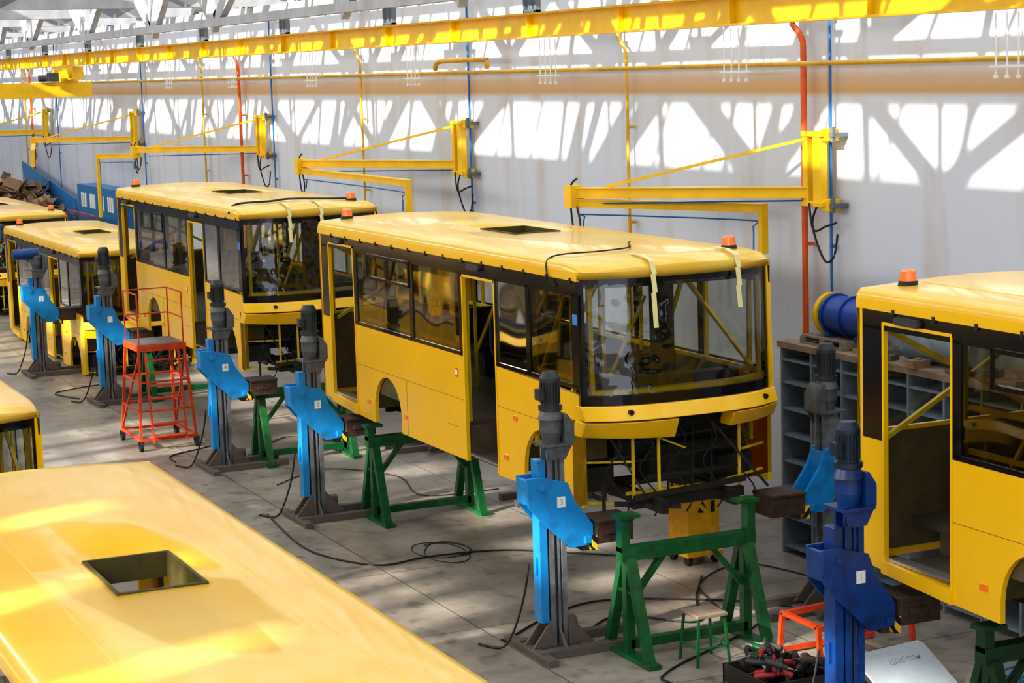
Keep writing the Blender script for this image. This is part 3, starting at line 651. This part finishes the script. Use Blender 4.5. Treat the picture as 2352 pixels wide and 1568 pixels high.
for i,(dx,dy,h) in enumerate(((-.05,-.62,.14),(.35,-.68,.1),(.0,.6,.2),(.55,.85,.12))):
    c=M().box(-.16,.16,-.12,.12,0,.01).box(-.16,.16,-.12,-.11,0,h).box(-.16,.16,.11,.12,0,h).box(-.16,-.15,-.12,.12,0,h).box(.15,.16,-.12,.12,0,h).box(-.1,.1,-.08,.08,.01,h*.8).make('parts_box',[DST,PAP,DRK,STL][i],loc=(CX+dx,CY+dy,0),rz=.3*i)
    meta(c,'small open box of hardware beside the crate','box','parts boxes')

# ---------------------------------------------------------------- orange low frame, board, hoses
O=thing('steel_frame',(-18.0,12.1,0),'orange-red low welded steel frame on the floor','frame')
f=M()
for x in (-.35,.35):
    f.beam((x,-.6,.45),(x,.6,.5),.06); f.beam((x,-.6,.05),(x,.6,.05),.05)
    for y in (-.6,.6): f.beam((x*1.2,y,0),(x,y,.47),.05)
for y in (-.6,0,.6): f.beam((-.35,y,.47),(.35,y,.47),.05)
f.beam((.4,-.6,.1),(.35,.2,.45),.04)
f.make('rails',RED,O)
Bd=thing('template_board',(-16.3,12.0,.02),'pale grey-white board with handwriting leaning on a frame','board')
Bd.rotation_euler=(0,math.radians(-58),math.radians(8))
M().plate([(-.5,0),(.35,0),(.4,.05),(.4,.65),(.35,.7),(-.5,.7),(-.56,.65),(-.56,.05)],-.01,.01,'x').make('panel',BRD,Bd)
text('Шаблон',.115,INK,Bd,(.0115,.0,.5),(math.pi/2,0,math.pi/2),off=-.003,shear=.35)
f=M()
for k in range(5):
    pts=[]; cx=-15.7+random.uniform(-.2,.2); cy=13.1+random.uniform(-.2,.2); r_=.3+.08*k
    for i in range(30):
        a=i/30*6.28*1.1; pts.append((cx+r_*math.cos(a)*1.2,cy+r_*math.sin(a),.02+.03*k+.02*math.sin(3*a)))
    f.tube(pts,.014,6)
meta(f.make('air_hose_coil',mat('hose_blue',(.02,.2,.4),.4),smooth=True),'tangled blue air hose on the floor','hose')

# floor cables
def cable(pts,label='black cable lying across the concrete floor',r=.012):
    meta(M().tube(smoothpath([(x,y,r+.003) for x,y in pts],8),r,6).make('floor_cable',RUB,smooth=True),label,'cable','floor cables')
cable([(-28.2,8.7),(-26.2,8.5),(-25.2,8.6),(-24.4,9.06),(-24.5,9.8),(-24.3,10.8),(-23.6,11.6),(-22.8,12.4)])
cable([(-20.4,9.0),(-20.0,9.7),(-20.6,10.6),(-19.9,11.3),(-20.8,11.8),(-21.7,12.4)])
cable([(-20.3,9.0),(-21.0,9.9),(-21.3,10.8),(-20.6,12.0),(-19.9,12.6)])
cable([(-33,8.6),(-33.6,8.7),(-34.2,9.6),(-35.5,10.2)])
cable([(-40.8,8.7),(-41.8,8.4),(-42.3,9),(-42.5,9.6)])
cable([(-16.6,10.2),(-17.9,9.9),(-18.4,10.1),(-19.5,11.9),(-20.6,12.3)])
cable([(-30.2,9.5),(-31.0,10.6),(-29.8,11.4),(-28.2,11.2),(-28.0,12.4)],r=.009)
cable([(-33.0,10.0),(-34.2,11.0),(-33.2,11.8),(-35.4,12.4)],r=.009)
cable([(-20.2,11.8),(-21.4,12.2),(-22.0,13.2),(-20.9,13.6)],r=.009)
pts=[]
for i in range(60):
    a=i/60*6.28*2.6; r_=.35+.08*math.sin(a*1.7); pts.append((-24.9+r_*1.5*math.cos(a)+.006*i,10.1+r_*.9*math.sin(a)))
cable(pts,'coiled dark cable lying on the concrete floor',.006)

# ---------------------------------------------------------------- shelving on the north wall
S=thing('shelving_unit',(-22.3,14.0,0),'grey-blue pigeonhole shelving with dusty top','shelf')
f=M(); W=5.6
for i in range(9): f.box(i*W/8-.02,i*W/8+.02,0,.85,0,2.78)
for z in (.1,.5,.9,1.25,1.6,1.95,2.3,2.6): f.box(0,W,0.01,.84,z-.015,z+.015)
f.box(0,W,.82,.85,0,2.8); f.make('carcass',SHF,S)
M().box(-.05,W+.05,-.03,.88,2.76,2.84).make('top',SHT,S)
Pl=thing('pallet',(-22.0,14.1,2.84),'grey wooden pallet on top of the shelving','pallet')
f=M()
for i in range(5): f.box(0,1.0,.02+i*.14,.12+i*.14,.09,.11)
for i in range(3): f.box(i*.45,.1+i*.45,0,.7,.02,.09)
f.box(0,1,0,.1,0,.02); f.box(0,1,.6,.7,0,.02); f.make('slats',WOD,Pl)
V=thing('axial_fan',(-21.75,14.45,2.95),'dark blue cylindrical fan with yellow rim on pallet','fan')
f=M()
f.cyl((.02,0,.27),(.95,0,.27),.25,n=28); 
for x in (.1,.5,.9): f.cyl((x-.015,0,.27),(x+.015,0,.27),.275,n=28)
f.make('casing',mat('fan_blue_paint',(.006,.06,.32),.35),V,smooth=True)
M().cyl((-.05,0,.27),(.03,0,.27),.285,n=28).make('rim',CRY,V,smooth=True)
M().cyl((-.06,0,.27),(-.049,0,.27),.235,n=28).make('fan_mouth',DRK,V,smooth=True)
f=M()
for i in range(3):
    r0=.07+.07*i
    p=[(-.066,r0*math.cos(t*math.pi/12),.27+r0*math.sin(t*math.pi/12)) for t in range(25)]; f.tube(p,.006,5)
for i in range(6):
    a=i*math.pi/3; f.beam((-.064,0,.27),(-.064,.24*math.cos(a),.27+.24*math.sin(a)),.02,.01)
f.make('grille',CRY,V)
for xx in (.1,.75): M().box(xx,xx+.1,-.2,.2,0,.06).make('foot',DBL,V)
V=thing('tank',(-19.9,14.4,2.84),'grey-blue metal cylinder lying on the shelving','tank')
M().cyl((0,0,.22),(1.3,0,.22),.2,n=24).cyl((-.03,0,.22),(.03,0,.22),.22,n=24).make('shell',SHF,V,smooth=True)
for xx in (.2,1.0): M().box(xx,xx+.1,-.15,.15,0,.1).make('foot',DST,V)
for i,(x,y) in enumerate(((-20.7,14.2),(-20.4,14.5),(-18.3,14.3),(-17.9,14.5),(-17.5,14.2),(-19.4,14.08),(-18.7,14.1),(-20.1,14.1))):
    c=M().plate([(-.14,-.08),(.1,-.1),(.16,.06),(-.1,.1)],0,.05+.02*(i%3),'z').box(-.05,.04,-.04,.03,.05,.11).make('scrap_part',[CRD,DST,DST,CRD,STL][i%5],loc=(x,y,2.84),rz=i)
    meta(c,'small dirty metal part lying on the shelving','part','parts on the shelving')

# ---------------------------------------------------------------- far end
Sk=thing('waste_container',(-71.5,13.3,0),'blue steel waste container full of flattened cardboard','waste container')
f=M(); f.box(-4,4,-1.2,1.2,0,.1); f.plate([(-4,.1),(4,.1),(4.4,2.1),(-4.4,2.1)],-1.25,-1.18); f.plate([(-4,.1),(4,.1),(4.4,2.1),(-4.4,2.1)],1.18,1.25); f.box(3.9,4.1,-1.2,1.2,0,2.1); f.box(-4.1,-3.9,-1.2,1.2,0,2.1)
f.plate([(-4.4,2.0),(4.4,2.0),(4.4,2.6),(-4.4,3.6)],1.25,1.3)
f.make('tub',BCN,Sk)
hp=M()
for i in range(170):
    x=random.uniform(-3.7,3.9); y=random.uniform(-1.1,.85); hh=1.8+1.2*(1-abs(x)/5)*random.uniform(.3,1)
    R_=Matrix.Rotation(random.uniform(0,6.28),3,'Z')@Matrix.Rotation(random.uniform(-.9,.9),3,'X')@Matrix.Rotation(random.uniform(-.8,.8),3,'Y')
    k=random.uniform(.35,.85)
    base=[(-.6,-.4,0),(.5,-.45,0),(.65,.3,0),(-.5,.45,0),(.7,-.4,.35),(.8,.2,.4)]
    vs=[R_@(Vector(v)*k)+Vector((x,y,hh)) for v in base]
    hp.add(vs,[(0,1,2,3),(2,1,4,5)])
hpo=hp.make('cardboard_heap',CRD,loc=(-71.5,13.25,0)); meta(hpo,'heap of torn and flattened brown cardboard in container','cardboard',kind='stuff')
so_=hpo.modifiers.new('t','SOLIDIFY'); so_.thickness=.02
Cb=thing('site_cabin',(-62.5,14.2,0),'bright blue metal cabin with small white windows','cabin')
M().box(-2.6,2.6,0,.6,0,3.2).make('body',BCN,Cb)
for i in range(4):
    f=M()
    for j in range(3): f.box(-2.0+i*1.2+j*.26,-1.82+i*1.2+j*.26,-.02,0,2.5,2.95)
    f.make('vent_window',PAP,Cb)
f=M()
for x in (0,1,2,3,4): f.beam((x,0,0),(x,0,2.5),.04)
for z in (1.0,1.9,2.5): f.beam((0,0,z),(4,0,z),.04)
meta(f.make('guard_railing',RED,loc=(-63,13.4,0)),'red tubular guard railing','railing')
for i,(x,y) in enumerate(((-79,12.0),(-77,12.3),(-70,10.9))):
    f=M(); f.box(-.14,.14,-.02,.02,0,6.5); f.box(-.14,-.11,-.12,.12,0,6.5); f.box(.11,.14,-.12,.12,0,6.5)
    meta(f.make('gantry_post',CRY,loc=(x,y,0)),'tall yellow steel gantry post','post','gantry posts')

# ---------------------------------------------------------------- lights
sun=bpy.data.lights.new('sun','SUN'); sun.energy=7.5; sun.angle=.02; sun.color=(1,.94,.84)
so=bpy.data.objects.new('sun',sun); COL.objects.link(so)
d=Vector((-.32,1,-.506)); so.rotation_euler=d.to_track_quat('-Z','Y').to_euler(); so.location=(-20,-10,20)
w=bpy.data.worlds.new('world'); sc.world=w; w.use_nodes=True
bg=w.node_tree.nodes['Background']; bg.inputs[0].default_value=(.80,.88,1.0,1); bg.inputs[1].default_value=1.8
def area(name,loc,sx,sy,e,rot=(0,0,0)):
    l=bpy.data.lights.new(name,'AREA'); l.shape='RECTANGLE'; l.size=sx; l.size_y=sy; l.energy=e; l.color=(1,.94,.83)
    o=bpy.data.objects.new(name,l); COL.objects.link(o); o.location=loc; o.rotation_euler=rot
for i in range(6): area('fill_light',(2-14*i,-2.5,8.4),10,3,660,(math.radians(40),0,0))  # unseen fill lights added to brighten the hall and bus sides

# ---------------------------------------------------------------- camera
f_=4600.; p=math.atan(628/4600.); th=math.radians(24.4); ro=.03
Fh=Vector((-math.cos(th),math.sin(th),0)); R=Vector((math.sin(th),math.cos(th),0)); Z=Vector((0,0,1))
Fv=Fh*math.cos(p)-Z*math.sin(p); Dn=-Fh*math.sin(p)-Z*math.cos(p)
right=(R+ro*Dn).normalized(); down=(Dn-ro*R).normalized()
cam=bpy.data.cameras.new('camera'); co=bpy.data.objects.new('camera',cam); COL.objects.link(co)
mw=Matrix.Identity(4)
for i in range(3):
    mw[i][0]=right[i]; mw[i][1]=-down[i]; mw[i][2]=-Fv[i]
mw[2][3]=6.5
co.matrix_world=mw; cam.sensor_width=36; cam.lens=f_/2352*36; cam.clip_end=300; cam.clip_start=.1
sc.camera=co
